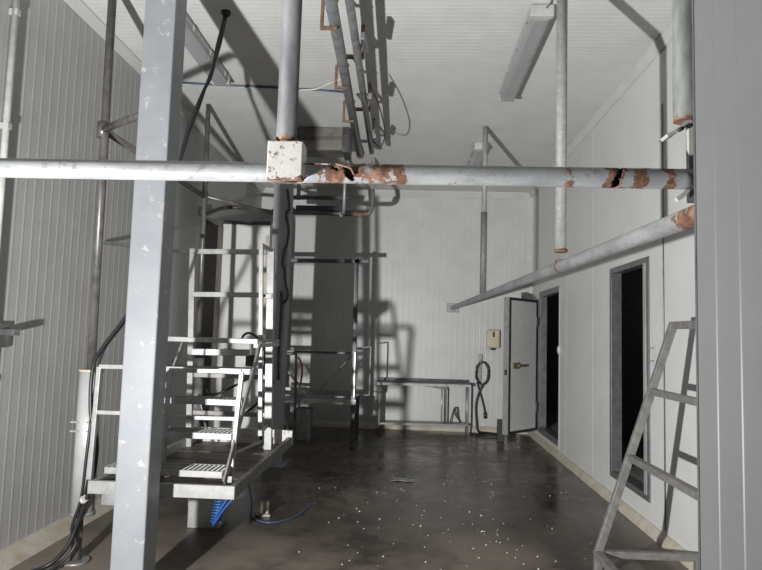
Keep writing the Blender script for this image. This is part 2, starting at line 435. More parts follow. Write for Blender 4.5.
m.tube([(-.396, BY, 2.130), (-.396, BY, 2.136)], [.035, .032], 24); m.build('weld', 'rust', t)

# hanger with hooked bracket beside the partition
t = thing('hanger_bracket', (.835, 1.9, 1.98), 'grey ceiling pipe with cream hooked bracket beside the right partition', 'bracket')
MB().tube([(.833, 1.9, 2.235), (.835, 1.9, H)], .034, 26).build('pipe', 'bracket_post', t)
m = MB().strip(smooth_path([(.768, 1.9, 2.180), (.80, 1.9, 2.198), (.826, 1.9, 2.222), (.842, 1.9, 2.226)], 4), (0, 1, 0), .06, .010)
m.strip(smooth_path([(.838, 1.885, 2.226), (.8405, 1.885, 2.205), (.8405, 1.885, 2.12), (.839, 1.885, 2.06), (.832, 1.885, 2.022), (.818, 1.885, 2.0), (.798, 1.885, 1.985)], 4), (0, 1, 0), .018, .013)
m.build('hook_plate', 'bracket', t)
MB().box(.8475, .93, 1.886, 1.93, 1.985, 2.225, .003).build('backing_plate', 'dark_steel', t)
MB().tube([(.798, 1.866, 2.194), (.812, 1.866, 2.202)], .006, 8).build('slot', 'frame_dark', t)

# ------------------------------------------------------------ long rail into the room
def rx(y): return .970 + (.712-.970)*(y-2)/(D-2)
def rz(y): return 1.988 + .056*(y-2)/(D-2)
RZ = 2.044
t = thing('long_rail', (.9, 6, RZ), 'worn grey pipe rail running along the right side to a wall plate', 'rail')
MB().tube([(rx(y), y, rz(y)) for y in (1.72, 1.95, 2.1, 2.4, 3.2, 4.2, 5.4, 7, 9, D-.012)], .036, 24).build('pipe', 'rail', t)
MB().box(.617, .815, D-.02, D-.002, 1.965, 2.12, .003).build('wall_plate', 'grey_steel', t)
for x, z in ((.645, 1.99), (.787, 1.99), (.645, 2.095), (.787, 2.095)): MB().tube([(x, D-.03, z), (x, D-.018, z)], .011, 6).build('bolt', 'stainless_dull', t)
MB().tube([(rx(3.81), 3.81, rz(3.81)+.030), (rx(3.81), 3.81, rz(3.81)+.042)], .036, 18).build('flange', 'rust', t)
t = thing('hanger_pipe', (rx(3.81), 3.81, 2.085), 'white flaking hanger pipe with rusted loose end above the rail', 'hanger pipe', 'hanger pipes over the long rail')
MB().tube([(rx(3.81), 3.81, 2.10), (rx(3.81), 3.81, H)], .034, 22).build('pipe', 'hanger', t)
MB().tube([(rx(3.81), 3.81, 2.088), (rx(3.81), 3.81, 2.105)], [.038, .043], 18).build('end_flange', 'rust', t)
t = thing('hanger_pipe', (rx(7.1)+.012, 7.1, 2.07), 'thin dull grey hanger pipe above the rail near the back wall', 'hanger pipe', 'hanger pipes over the long rail')
MB().tube([(rx(7.1)+.012, 7.1, rz(7.1)+.039), (rx(7.1)+.012, 7.1, 3.0)], .037, 20).build('pipe', 'hanger_dull', t)
MB().tube([(rx(7.1)+.012, 7.1, 2.99), (rx(7.1)+.012, 7.1, H)], .031, 20).build('upper_pipe', 'hanger', t)

# ------------------------------------------------------------ ceiling lamps
def lamp(xc, y0, y1, label):
    t = thing('ceiling_lamp', (xc, (y0+y1)/2, H-.12), label, 'ceiling lamp', 'unlit fluorescent ceiling lamps')
    hw = .085
    MB().prism([(xc-hw, H-.045), (xc-hw, H-.015), (xc-hw*.5, H), (xc+hw*.5, H), (xc+hw, H-.015), (xc+hw, H-.045)], 1, y0, y1).build('body', 'lamp_body', t)
    MB().prism([(xc-hw*.96, H-.045), (xc+hw*.96, H-.045), (xc+hw*.86, H-.09), (xc+hw*.55, H-.112), (xc-hw*.55, H-.112), (xc-hw*.86, H-.09)], 1, y0+.03, y1-.03).build('lens', 'lens', t)
    m = MB(); m.box(xc-hw*1.02, xc+hw*1.02, y0-.02, y0+.03, H-.10, H-.012, .006)
    m.build('end_cap', 'lamp_body', t)
    MB().box(xc-hw*1.02, xc+hw*1.02, y1-.03, y1+.02, H-.10, H-.012, .006).build('end_cap', 'lamp_body', t)
    for k in range(4):
        y = y0 + .15 + (y1-y0-.3)*k/3
        for s in (-1, 1): MB().box(xc+s*hw-.006, xc+s*hw+.006, y-.015, y+.015, H-.07, H-.03, .002).build('clip', 'stainless', t)
    MB().tube(smooth_path([(xc+.03, y0-.02, H-.04), (xc+.05, y0-.06, H-.02), (xc+.06, y0-.1, H-.004)], 4), .006, 8).build('cable', 'grey_steel', t)
    return t
lamp(.915, 4.42, 6.06, 'grey fluorescent ceiling lamp nearest on the right side of the ceiling')
lamp(-1.885, 4.15, 5.72, 'grey fluorescent ceiling lamp behind the top of the front column')
lamp(.845, 7.68, 9.3, 'far fluorescent ceiling lamp beyond the thin hanger pipe near the back wall')

# ceiling cables
t = thing('ceiling_cable', (-1.5, 6.0, H-.03), 'white and blue cables clipped across the ceiling on the left', 'cable')
MB().tube([(XL+.01, 5.88, H-.012), (-1.4, 6.02, H-.012), (-.72, 6.1, H-.012)], .012, 8).build('white_cable', 'white_cable', t)
MB().tube([(XL+.01, 5.85, H-.014), (-2.0, 5.93, H-.014), (-1.4, 5.985, H-.014), (-.9, 6.05, H-.014), (-.72, 6.08, H-.014)], .011, 8).build('blue_cable', 'blue_dull', t)
MB().tube(smooth_path([(-1.2, 6.03, H-.02), (-1.0, 5.97, H-.03), (-.85, 5.85, H-.02), (-.7, 5.75, H-.012)], 5), .009, 8).build('loose_cable', 'white_cable', t)

# black drop cables from ceiling, behind the column, to the floor
t = thing('drop_cable', (-1.49, 4.55, H-.03), 'black cables hanging from the ceiling hole, passing behind the front column to the floor', 'cable')
MB().tube([(-1.49, 4.55, H-.03), (-1.49, 4.55, H)], [.03, .04], 14).build('grommet', 'rubber', t)
pa = [(-1.49, 4.55, 4.01), (-1.535, 4.53, 3.75), (-1.56, 4.5, 3.5), (-1.61, 4.48, 3.35), (-1.7, 4.45, 3.05), (-1.76, 4.4, 2.6), (-1.82, 4.3, 2.1), (-1.915, 4.15, 1.68), (-2.03, 4.03, 1.42), (-2.06, 3.97, 1.28), (-2.045, 3.95, 1.0), (-1.99, 3.95, 0.8), (-2.02, 3.97, 0.55), (-2.11, 4.0, 0.28), (-2.17, 3.98, 0.12), (-2.28, 3.94, 0.02), (-2.42, 3.75, 0.02)]
pb = [(-1.485, 4.56, 4.01), (-1.53, 4.55, 3.72), (-1.6, 4.53, 3.45), (-1.655, 4.5, 3.2), (-1.72, 4.47, 2.95), (-1.79, 4.42, 2.5), (-1.83, 4.32, 2.05), (-1.935, 4.17, 1.64), (-2.03, 4.04, 1.4), (-2.04, 3.99, 1.2), (-2.05, 3.97, 0.95), (-2.06, 3.96, 0.7), (-2.085, 3.98, 0.45), (-2.14, 3.99, 0.25), (-2.12, 4.01, 0.14), (-2.21, 3.9, 0.02), (-2.36, 3.66, 0.02)]
MB().tube(smooth_path(pa, 5), .013, 10).build('cable', 'rubber', t)
MB().tube(smooth_path(pb, 5), .010, 10).build('cable', 'rubber', t)
MB().tube([(-2.075, 3.985, .43), (-2.06, 3.975, .45)], .026, 10).build('cable_tie', 'white_cable', t)

# ------------------------------------------------------------ guide pipes with lift cylinders
t = thing('lift_guide', (-2.16, 4.1, 0), 'tall steel guide pipe with fat lift cylinder by the left wall at front', 'guide pipe', 'lift guide pipes')
MB().tube([(-2.14, 4.1, 1.25), (-2.165, 4.1, H)], .029, 22).build('rod', 'guide', t)
cyl = MB().tube([(-2.135, 4.1, .325), (-2.135, 4.1, 1.258)], .073, 32).build('cylinder', 'cyl', t)
MB().tube([(-2.135, 4.1, 1.248), (-2.135, 4.1, 1.264)], .079, 32).build('collar', 'beige', t)
MB().tube([(-2.135, 4.1, .31), (-2.135, 4.1, .335)], .081, 32).build('collar', 'stainless_dull', t)
MB().tube([(-2.16, 4.1, .01), (-2.16, 4.1, .32)], .033, 20).build('foot_pipe', 'guide', t)
MB().tube([(-2.16, 4.1, 0), (-2.16, 4.1, .018)], .085, 24).build('floor_flange', 'stainless_dull', t)
m = MB()
for zz in (.86, .92): m.box(-2.22, -2.05, 4.03, 4.04, zz-.006, zz+.006)
m.build('cylinder_clamp', 'stainless_dull', t)
MB().tube([(-2.165, 4.1, 2.92), (-1.66, 3.63, 2.87)], .024, 14).build('stay_arm', 'guide', t)
MB().tube([(-2.16, 4.1, 2.915), (-2.26, 6.47, 2.99)], .026, 14).build('tie_bar', 'guide', t)
MB().tube([(-2.168, 4.1, 2.86), (-2.168, 4.1, 2.97)], .040, 18).build('joint', 'guide', t)
t = thing('lift_guide', (-2.24, 6.5, 0), 'slimmer shaded guide pipe at the rear corner of the platform by the left wall', 'guide pipe', 'lift guide pipes')
MB().tube([(-2.24, 6.5, 1.2), (-2.27, 6.5, H)], .026, 18).build('rod', 'guide', t)
MB().tube([(-2.24, 6.5, .3), (-2.24, 6.5, 1.25)], .066, 24).build('cylinder', 'stainless_dull', t)
MB().tube([(-2.24, 6.5, 0), (-2.24, 6.5, .32)], .033, 16).build('foot_pipe', 'guide', t)
MB().tube([(-2.26, 6.5, 3.0), (-1.66, 7.25, 2.96)], .024, 14).build('stay_arm', 'guide', t)
MB().tube([(-2.26, 6.5, 2.94), (-2.26, 6.5, 3.05)], .036, 16).build('joint', 'guide', t)

# ------------------------------------------------------------ stepped work platform
t = thing('work_platform', (-1.5, 4.7, 0), 'bright aluminium work platform with grating steps and railings behind the front column', 'platform')
MB().box(-1.972, -1.048, 3.83, 3.862, .517, .597, .003).build('front_beam', 'alu', t)
MB().box(-1.90, -1.62, 3.87, 3.9, .44, .513, .003).build('lower_beam', 'stainless_dull', t)
MB().bar((-1.067, 3.863, .556), (-1.072, 5.70, .556), .035, .082).build('side_beam', 'grey_steel', t)
MB().bar((-1.94, 3.863, .556), (-1.94, 5.70, .556), .035, .082).build('side_beam', 'alu', t)
MB().box(-1.955, -1.05, 5.70, 5.73, .52, .655, .003).build('rear_beam', 'sleeve', t)
m = MB(); m.box(-1.925, -1.085, 3.87, 5.70, .515, .53)
for k in range(6): m.box(-1.92, -1.085, 4.0+k*.3, 4.01+k*.3, .53, .533)
m.build('deck', plain('brown_deck', (.12, .092, .072), .5, 0, .35, 5), t)
MB().box(-1.705, -1.455, 4.9, 5.12, 0, .513, .006).build('plinth', 'alu', t)
MB().box(-1.9, -1.75, 5.45, 5.65, 0, .513, .006).build('plinth', 'alu', t)
# steps with serrated grating
def step(x0, x1, y, z, dep=.2):
    o = MB().box(x0, x1, y, y+.010, z-.038, z+.002, .0015)
    o.box(x0, x1, y+dep-.010, y+dep, z-.038, z+.002, .0015); o.box(x0, x0+.008, y, y+dep, z-.038, z+.002); o.box(x1-.008, x1, y, y+dep, z-.038, z+.002)
    o = o.build('step', 'alu', t)
    g = MB(); nx = int((x1-x0)/.03)
    for k in range(1, nx): g.box(x0+(x1-x0)*k/nx-.003, x0+(x1-x0)*k/nx+.003, y+.010, y+dep-.010, z-.022, z)
    for k in range(1, 7):
        yy = y + dep*k/7
        for q in range(nx):
            xx = x0+(x1-x0)*(q+.5)/nx
            g.box(xx-.010, xx+.005, yy-.003, yy+.003, z-.010, z+.003)
    g.build('grating', 'alu', o)
SX1 = -1.145
for k, (y, z) in enumerate(((3.90, .665), (4.07, .872), (4.26, 1.072), (4.46, 1.275))): step(-1.915, SX1, y, z, .21 if k < 2 else .19)
MB().bar((SX1+.010, 3.90, .60), (SX1+.010, 4.68, 1.46), .014, .055, bev=.002).build('stringer', 'alu_dull', t)
MB().bar((-1.74, 3.92, .58), (-1.74, 4.70, 1.44), .014, .055, bev=.002).build('stringer', 'alu', t)
# upper landing
l_ = MB().box(-1.865, -1.15, 4.65, 4.685, 1.455, 1.492, .003).build('landing', 'alu', t)
m = MB(); m.box(-1.86, -1.15, 4.686, 5.44, 1.460, 1.485); m.build('landing_deck', 'alu_dull', l_)
MB().box(-1.19, -1.15, 4.69, 5.44, 1.425, 1.455, .002).build('landing_rail', 'alu', l_)
MB().bar((-1.87, 5.28, 1.36), (-1.37, 5.28, 1.365), .05, .055).build('under_beam', 'stainless', l_)
MB().box(-1.40, -1.31, 5.26, 5.36, 1.25, 1.345, .01).build('drive_box', 'dark_steel', l_)
# front railings
r_ = MB().bar((-1.603, 4.10, 1.274), (-1.110, 4.10, 1.281), .024, .028).build('railing', 'alu', t)
MB().bar((-1.110, 4.10, 1.281), (-1.154, 4.09, .53), .030).build('post', 'alu', r_)
MB().bar((-1.600, 4.10, 1.274), (-1.608, 4.09, .53), .026).build('post', 'alu', r_)
MB().bar((-1.604, 4.095, .966), (-1.128, 4.095, .970), .022, .026).build('mid_bar', 'alu', r_)
r_ = MB().bar((-1.955, 3.85, 1.30), (-1.60, 3.85, 1.305), .024, .028).build('railing', 'alu', t)
MB().bar((-1.955, 3.85, 1.30), (-1.972, 3.85, .60), .028).build('post', 'alu', r_)
MB().bar((-1.60, 3.85, 1.305), (-1.60, 3.85, .60), .028).build('post', 'alu', r_)
MB().bar((-1.96, 3.85, 1.015), (-1.60, 3.85, 1.015), .022, .026).build('mid_bar', 'alu', r_)
MB().bar((-1.17, 4.96, .74), (-1.215, 5.40, .74), .022).build('upright_foot', 'alu_dull', t)
MB().bar((-1.335, 4.75, .60), (-1.25, 5.5, .60), .022).build('toe_rail', 'alu_dull', t)
for yy, xx in ((4.75, -1.335), (5.45, -1.256)): MB().bar((xx, yy, .53), (xx, yy, .60), .02).build('rail_foot', 'alu_dull', t)
# guard frame at the rear of the landing
f_ = MB().bar((-1.905, 5.42, .53), (-1.964, 5.42, 2.275), .050, .045).build('guard_frame', 'alu', t)
MB().bar((-1.205, 5.42, .53), (-1.256, 5.42, 2.285), .064, .05).build('upright', 'alu', f_)
MB().bar((-1.17, 4.96, .72), (-1.232, 4.96, 2.26), .034, .03).build('upright', 'alu', f_)
MB().bar((-1.232, 4.95, 2.255), (-1.256, 5.44, 2.275), .03, .035).build('top_link', 'alu_dull', f_)
for z, x0, x1 in ((2.245, -1.95, -1.285), (1.862, -1.94, -1.272)):
    MB().bar((x0, 5.385, z), (x1, 5.385, z+.010), .03, .044).build('rung', 'alu', f_)
MB().bar((-1.22, 5.385, 1.862), (-1.30, 5.385, 1.862), .03, .044).build('rung', 'alu', f_)
MB().bar((-1.95, 5.44, 2.24), (-2.6, 5.05, 2.26), .028, .028).build('side_stay', 'dark_steel', f_)
for z in (.82, 1.15): MB().bar((-1.92, 5.45, z), (-1.21, 5.45, z), .03, .04).build('cross_bar', 'alu_dull', f_)

# clutter at the back of the platform: hoses
t2 = thing('hose_tangle', (-1.55, 5.6, .55), 'dark tangled hoses hanging behind the platform steps', 'hose')
for i, pts in enumerate(([(-2.3, 6.75, 1.05), (-2.15, 6.7, .85), (-1.9, 6.72, .95), (-1.7, 6.75, 1.05), (-1.5, 6.7, .98)],
                         [(-2.3, 6.78, .3), (-2.26, 6.75, .62), (-2.15, 6.72, .75), (-1.9, 6.75, .62), (-1.7, 6.78, .72), (-1.48, 6.8, 1.0)],
                         [(-1.9, 6.9, 1.42), (-1.87, 6.88, 1.50), (-1.80, 6.86, 1.53), (-1.70, 6.84, 1.48), (-1.62, 6.82, 1.38), (-1.6, 6.82, 1.2), (-1.62, 6.8, .9), (-1.6, 6.8, .34)],
                         [(-1.6, 6.85, 1.2), (-1.55, 6.8, .9), (-1.62, 6.78, .6), (-1.52, 6.75, .34)],
                         [(-2.28, 6.7, .85), (-2.2, 6.68, .55), (-2.1, 6.7, .34)])):
    MB().tube([(q.x*.82, q.y*.82+.02, 1.55+(q.z-1.55)*.82) for q in smooth_path(pts, 6)], .011, 8).build('hose', 'rubber' if i != 4 else 'grey_steel', t2)

# blue hose coil and cable under and beside the platform
t2 = thing('blue_hose_coil', (-1.33, 4.42, .2), 'coiled blue spiral air hose hanging under the platform corner', 'hose')
pts = []
for k in range(160):
    a = k*2*PI/10; pts.append((-1.335+.035*math.cos(a)+.0003*k, 4.42+.035*math.sin(a), .20+.31*k/159))
MB().tube(pts, .007, 6).build('coil', 'blue', t2)
MB().tube(smooth_path([(-1.34, 4.37, .19), (-1.30, 4.34, .28), (-1.24, 4.33, .38), (-1.18, 4.34, .50)], 5), .008, 6).build('tail', 'blue', t2)
MB().tube(smooth_path([(-1.33, 4.36, .20), (-1.26, 4.34, .31), (-1.17, 4.34, .42), (-1.13, 4.36, .50)], 5), .008, 6).build('tail', 'blue', t2)
t2 = thing('floor_cable', (-1.1, 5.3, 0), 'thin blue cable hanging from the platform and lying on the floor to its right', 'cable')
MB().tube(smooth_path([(-1.25, 4.75, .51), (-1.25, 4.9, .40), (-1.24, 5.05, .2), (-1.27, 5.18, .03), (-1.28, 5.22, .008), (-1.14, 5.10, .008), (-1.02, 5.14, .008), (-.9, 5.35, .008), (-.85, 5.65, .008), (-.80, 5.75, .008)], 6), .007, 6).build('cable', 'blue_dull', t2)
t2 = thing('pale_connector', (-1.13, 5.32, 0), 'pale plastic double connector lying on the floor beside the thin blue cable', 'connector')
MB().bar((-1.235, 5.38, .09), (-1.205, 5.27, .022), .028, .026, bev=.006).build('body', 'beige', t2)
MB().bar((-1.185, 5.40, .085), (-1.165, 5.29, .022), .028, .026, bev=.006).build('body', 'beige', t2)
MB().bar((-1.26, 5.29, .010), (-1.13, 5.28, .010), .03, .02, bev=.004).build('base', 'stainless_dull', t2)

# ------------------------------------------------------------ rear-left white cabinet
t = thing('tall_cabinet', (-2.3, 8.55, 0), 'tall white panel cabinet in the left rear corner', 'cabinet')
MB().box(-2.605, -1.95, 8.30, 8.80, 0, 3.03, .006).build('body', 'wall_right', t)
MB().box(-2.605, -1.945, 8.28, 8.298, 3.01, 3.06, .002).build('top_strip', 'dark_steel', t)
MB().box(-2.00, -1.96, 8.285, 8.298, .3, 2.86, .002).build('edge_bar', 'beige', t)
t = thing('side_locker', (-2.59, 7.8, 0), 'tall dark locker with beige front edge on the left wall before the white cabinet', 'locker')
MB().box(-2.612, -2.59, 7.50, 8.045, 0, 2.94, .003).build('door', plain('matt_black_door', (.03, .028, .026), .85), t)
MB().box(-2.612, -2.592, 8.05, 8.275, 0, 2.96, .006).build('edge_panel', plain('beige_trim', (.21, .175, .12), .4, .2, .3, 3), t)
MB().bar((-2.59, 7.98, 1.2), (-2.57, 7.98, 1.5), .02).build('handle', 'grey_steel', t)
t = thing('arched_pipe', (-2.2, 7.9, 2.97), 'dark bent pipe arching over the top of the white cabinet to the rear column', 'pipe')
MB().tube(smooth_path([(-2.585, 7.40, 2.96), (-2.575, 7.6, 3.02), (-2.52, 7.85, 3.13), (-2.40, 8.0, 3.185), (-2.2, 8.0, 3.17), (-1.95, 7.95, 3.14), (-1.80, 7.7, 3.08), (-1.69, 7.40, 3.04)], 5), .025, 10).build('pipe', 'dark_steel', t)
MB().box(-2.615, -2.56, 7.34, 7.44, 2.95, 3.05, .003).build('saddle', 'dark_steel', t)

# ------------------------------------------------------------ overhead track
t = thing('overhead_track', (-.55, 5, 3.6), 'twin-pipe overhead track hung from the ceiling with rusty hooks', 'track')
def tl(y): return -.53 - .105*(y-3)/4.08
def tr(y): return -.425 - .07*(y-3)/4.08
MB().tube([(tl(2.6), 2.6, 3.63), (tl(7.05), 7.05, 3.65)], .040, 20).build('pipe', 'track', t)
MB().tube([(tr(2.6), 2.6, 3.68), (tr(7.05), 7.05, 3.68)], .030, 18).build('pipe', 'track', t)
for y in (3.3, 4.75, 5.9, 6.9):
    m = MB(); x0, x1 = tl(y)-.095, tr(y)+.03
    m.bar((x1, y, 3.76), (tl(y)-.02, y, 3.76), .03, .03); m.bar((tr(y)+.02, y, 3.74), (tr(y)+.02, y, H), .03, .03)
    m.build('stem', 'rust' if y in (4.75, 5.9) else 'track', t)
for y in (3.95, 4.95, 5.75):
    m = MB(); x0 = tl(y)-.085
    m.bar((tl(y)+.02, y, 3.585), (x0, y, 3.585), .022, .022); m.bar((x0, y, 3.575), (x0, y+.02, 3.79), .022, .022); m.bar((x0, y+.02, 3.79), (tl(y)+.02, y+.02, 3.79), .022, .022)
    m.build('hook', 'rust', t)
MB().tube([(tl(7.04), 7.04, 3.65), (tl(7.04), 7.075, 3.65)], .047, 18).build('end_ring', 'rust', t)
for y in (4.2, 5.3, 6.4): MB().bar((tr(y)+.06, y, 3.66), (tr(y)+.06, y+.35, 3.72), .03, .05).build('side_strap', 'grey_steel', t)
MB().tube(smooth_path([(-.40, 5.2, 3.72), (-.33, 5.6, 3.66), (-.30, 6.1, 3.58), (-.36, 6.4, 3.54), (-.43, 6.5, 3.62)], 6), .006, 6).build('loose_wire', 'rubber', t)

# ceiling-mounted duct box
t = thing('duct_box', (-1.1, 7.3, 3.72), 'long stainless duct with dark end cap under the ceiling left of the track', 'box')
prof = [(7.20, 3.74), (7.20, 3.86), (7.14, 3.89), (7.16, 4.0), (7.5, 4.0), (7.5, 3.74)]
MB().prism(prof, 0, -1.41, -.86).build('body', plain('tarnished_steel', (.21, .195, .175), .4, .3, .2, 6), t)
MB().prism([(7.17, 3.71), (7.12, 3.78), (7.12, 3.9), (7.15, 4.005), (7.52, 4.005), (7.52, 3.71)], 0, -.86, -.78).build('end_cap', 'dark_steel', t)
MB().box(-1.40, -.87, 7.19, 7.5, 4.0, H, .002).build('ceiling_plate', 'frame_grey', t)

# curved track end near the back wall
t = thing('curved_track', (-1.1, 8.4, 3.2), 'dark hanging track end with upturned rusty tip near the back wall', 'track')
MB().bar((-1.80, 8.4, 3.42), (-.9, 8.4, 3.43), .04, .05).build('upper_bar', 'dark_steel', t)
MB().tube(smooth_path([(-1.80, 8.4, 3.215), (-1.2, 8.4, 3.21), (-.75, 8.4, 3.205), (-.63, 8.4, 3.215), (-.572, 8.4, 3.27), (-.56, 8.4, 3.40), (-.56, 8.4, 3.55)], 6), .03, 14).build('lower_pipe', rusty('rusty_dark_pipe', (.12, .12, .12), (.2, .2, .2), .5, .3, patches=[(0, -.72, .14)], scale=14), t)
MB().box(-1.62, -1.02, 8.36, 8.5, 3.245, 3.31, .01).build('motor', 'black_plastic', t)
MB().tube([(-.945, 8.33, 3.18), (-.945, 8.33, H)], .022, 12).build('rod', 'galv', t)
MB().tube([(-.945, 8.33, 3.17), (-.985, 8.33, 3.16), (-.995, 8.33, 3.22)], .018, 8).build('hook', 'galv', t)
for x in (-1.6, -.57): MB().bar((x, 8.43, 3.4), (x, 8.43, H), .05, .04).build('drop_bar', 'grey_steel', t)
MB().bar((-1.75, 8.7, 3.3), (-.6, 8.7, 3.3), .03, .04).build('rear_bar', 'grey_steel', t)
MB().bar((-.60, 8.42, 3.3), (-.6, 8.72, 3.3), .03, .04).build('link_bar', 'grey_steel', t)
MB().bar((-1.70, 8.42, 3.3), (-1.7, 8.72, 3.3), .03, .04).build('link_bar', 'grey_steel', t)

# ------------------------------------------------------------ second platform by the back wall
t = thing('work_stand', (-1.3, 9.1, 0), 'dark steel work stand with tall frame against the back wall', 'stand')
MB().box(-2.01, -.76, 8.9, 9.75, .60, .665, .004).build('deck', 'grey_steel', t)
MB().box(-2.01, -.74, 8.885, 8.9, .545, .62, .003).build('front_beam', 'stainless_dull', t)
for x, y in ((-.785, 8.94), (-.785, 9.7), (-1.98, 8.94), (-1.98, 9.7)): MB().bar((x, y, 0), (x, y, .60), .06, .05).build('leg', 'dark_steel', t)
f_ = MB().bar((-.785, 8.93, .62), (-.80, 8.93, 2.66), .06, .05).build('upright', 'dark_steel', t)
MB().bar((-1.99, 8.93, .62), (-1.99, 8.93, 2.66), .035, .05).build('upright', 'dark_steel', t)
MB().bar((-2.01, 8.93, 2.60), (-.63, 8.93, 2.615), .05, .055).build('top_bar', 'dark_steel', t)
MB().bar((-1.99, 8.93, 1.275), (-.80, 8.93, 1.275), .035, .035).build('mid_bar', 'dark_steel', t)
MB().bar((-.80, 8.96, 1.27), (-1.32, 8.96, .68), .022, .022).build('brace', 'grey_steel', t)
MB().bar((-.772, 8.895, .66), (-.779, 8.895, 1.29), .022, .02).build('chrome_sleeve', 'stainless', t)
m = MB(); m.bar((-.73, 9.0, 1.35), (-.56, 9.0, 1.38), .02); m.bar((-.56, 9.0, 1.38), (-.56, 9.0, .68), .022); m.bar((-.75, 9.0, .68), (-.56, 9.0, .68), .02)
m.build('side_guard', 'dark_steel', t)
t = thing('folding_trestle', (-1.66, 8.7, 0), 'grey leaning trestle legs in front of the dark work stand', 'trestle')
MB().bar((-1.88, 8.72, .66), (-1.61, 8.78, .02), .03).build('leg', 'galv', t)
MB().bar((-1.60, 8.74, 1.25), (-1.58, 8.78, .02), .032).build('leg', 'dark_steel', t)
MB().bar((-1.90, 8.74, 1.24), (-1.59, 8.74, 1.25), .03).build('top_bar', 'dark_steel', t)
MB().bar((-1.72, 8.80, 1.0), (-1.46, 8.80, .70), .03).build('brace', 'alu', t)
MB().bar((-1.92, 8.78, .755), (-1.50, 8.78, .75), .045).build('cross_bar', 'alu', t)
t = thing('orange_cable', (-1.55, 8.75, .66), 'orange cable looped beside bright tool on the dark work stand', 'cable')
MB().tube(smooth_path([(-1.62, 8.92, .68), (-1.56, 8.9, .78), (-1.53, 8.88, .95), (-1.54, 8.88, 1.1), (-1.60, 8.9, 1.2)], 6), .014, 8).build('cable', 'orange', t)
MB().bar((-1.68, 8.92, .95), (-1.54, 8.9, 1.10), .022, .022).build('tool_shaft', 'stainless', t)
t = tag(MB().box(-1.62, -1.40, 9.0, 9.2, 0, .46, .01).build('storage_bin', 'grey_steel'), 'dark grey bin under the work stand by the back wall', 'bin')
random.seed(3)
pts = []; z = 3.25
while z > 2.2:
    pts.append((-1.49+random.choice((-.03, -.01, .0, .015, .03)), 7.17+random.uniform(-.006, .006), z)); z -= random.choice((.03, .05, .12, .18))
pts += [(-1.47, 7.17, 2.12), (-1.44, 7.165, 2.02), (-1.45, 7.165, 1.93), (-1.50, 7.17, 1.9), (-1.52, 7.17, 2.03), (-1.51, 7.17, 1.8), (-1.52, 7.17, 1.3), (-1.51, 7.17, 1.0)]
tag(MB().tube(smooth_path(pts, 5), .014, 8).build('column_cable', 'rubber'), 'black cable running down the rear column with a loop', 'cable')

# ------------------------------------------------------------ steel table on the back wall
t = thing('steel_table', (.25, 10.1, 0), 'long low stainless steel table against the back wall', 'table')
a = .10   # slightly askew
def ty(x): return 9.93 + a*(x+.47)
m = MB(); vs = []
def slab(mm, x0, x1, d0, d1, z0, z1):
    vs = [mm.bm.verts.new((x, ty(x)+d, z)) for x in (x0, x1) for d in (d0, d1) for z in (z0, z1)]
    for q in ((0,1,3,2),(4,6,7,5),(0,4,5,1),(2,3,7,6),(0,2,6,4),(1,5,7,3)): mm.bm.faces.new([vs[i] for i in q])
slab(m, -.50, 1.0, -.01, .33, .765, .81); slab(m, -.50, 1.0, .315, .33, .81, .85); m.build('table_top', 'dark_steel', t)
m = MB(); slab(m, -.505, 1.005, -.018, -.0105, .758, .795); m.build('front_rim', 'stainless', t)
m = MB(); slab(m, -.45, .97, .02, .31, .135, .16); m.build('lower_shelf', 'stainless_dull', t)
for x, d in ((-.455, .03), (.965, .03), (-.455, .30), (.965, .30)): MB().tube([(x, ty(x)+d, 0), (x, ty(x)+d, .768)], .017, 14).build('leg', 'alu' if d < .1 else 'stainless_dull', t)
MB().tube([(.55, ty(.55)+.15, .16), (.55, ty(.55)+.15, .77)], .014, 12).build('drain_pipe', 'stainless', t)
MB().tube([(.62, ty(.62)+.2, .16), (.62, ty(.62)+.2, .7), (.58, ty(.58)+.2, .76)], .014, 12).build('drain_pipe', 'stainless_dull', t)
MB().bar((.15, ty(.15)+.12, .765), (.6, ty(.6)+.12, .70), .03, .012).build('brace', 'stainless_dull', t)
t = tag(MB().tube(smooth_path([(.70, 10.30, .165), (.74, 10.32, .32), (.77, 10.33, .39), (.81, 10.33, .38), (.83, 10.33, .22), (.86, 10.33, .172), (.79, 10.33, .27), (.76, 10.33, .36)], 5), .010, 8).build('bent_wire', 'black_plastic'), 'bent black wire hook standing on the lower shelf of the steel table', 'wire')

# hose on its hook
t = thing('coiled_hose', (1.2, 10.38, .0), 'dark coiled hose hanging from a wall hook beside the steel table', 'hose')
pts = []
for k in range(46):
    ang = 2*PI*k/18
    pts.append((1.205+.105*math.sin(ang)+.006*(k % 5), 10.38-.012*(k/18), .97+.185*math.cos(ang)))
MB().tube(pts, .012, 8).build('coil', 'rubber', t)
MB().tube(smooth_path([(1.26, 10.36, .82), (1.17, 10.36, .66), (1.12, 10.36, .45), (1.13, 10.35, .2), (1.16, 10.33, .03), (1.3, 10.2, .02), (1.5, 10.0, .02), (1.45, 9.85, .02), (1.2, 9.9, .02), (1.02, 10.1, .02)], 6), .016, 8).build('hose', 'rubber', t)
MB().tube(smooth_path([(1.13, 10.37, .82), (1.2, 10.37, .6), (1.25, 10.37, .42), (1.27, 10.37, .30)], 6), .012, 8).build('hose', 'rubber', t)
MB().tube([(1.27, 10.37, .33), (1.275, 10.37, .23)], .025, 10).build('nozzle', 'black_plastic', t)
t = thing('wall_hook', (1.19, D-.02, .7), 'small grey steel hook plate on the back wall holding the hose', 'hook')
MB().box(1.165, 1.215, D-.02, D-.003, .70, 1.28, .003).build('plate', 'grey_steel', t)
MB().tube([(1.19, D-.02, 1.14), (1.19, D-.10, 1.13), (1.19, D-.12, 1.17)], .014, 8).build('hook', 'grey_steel', t)
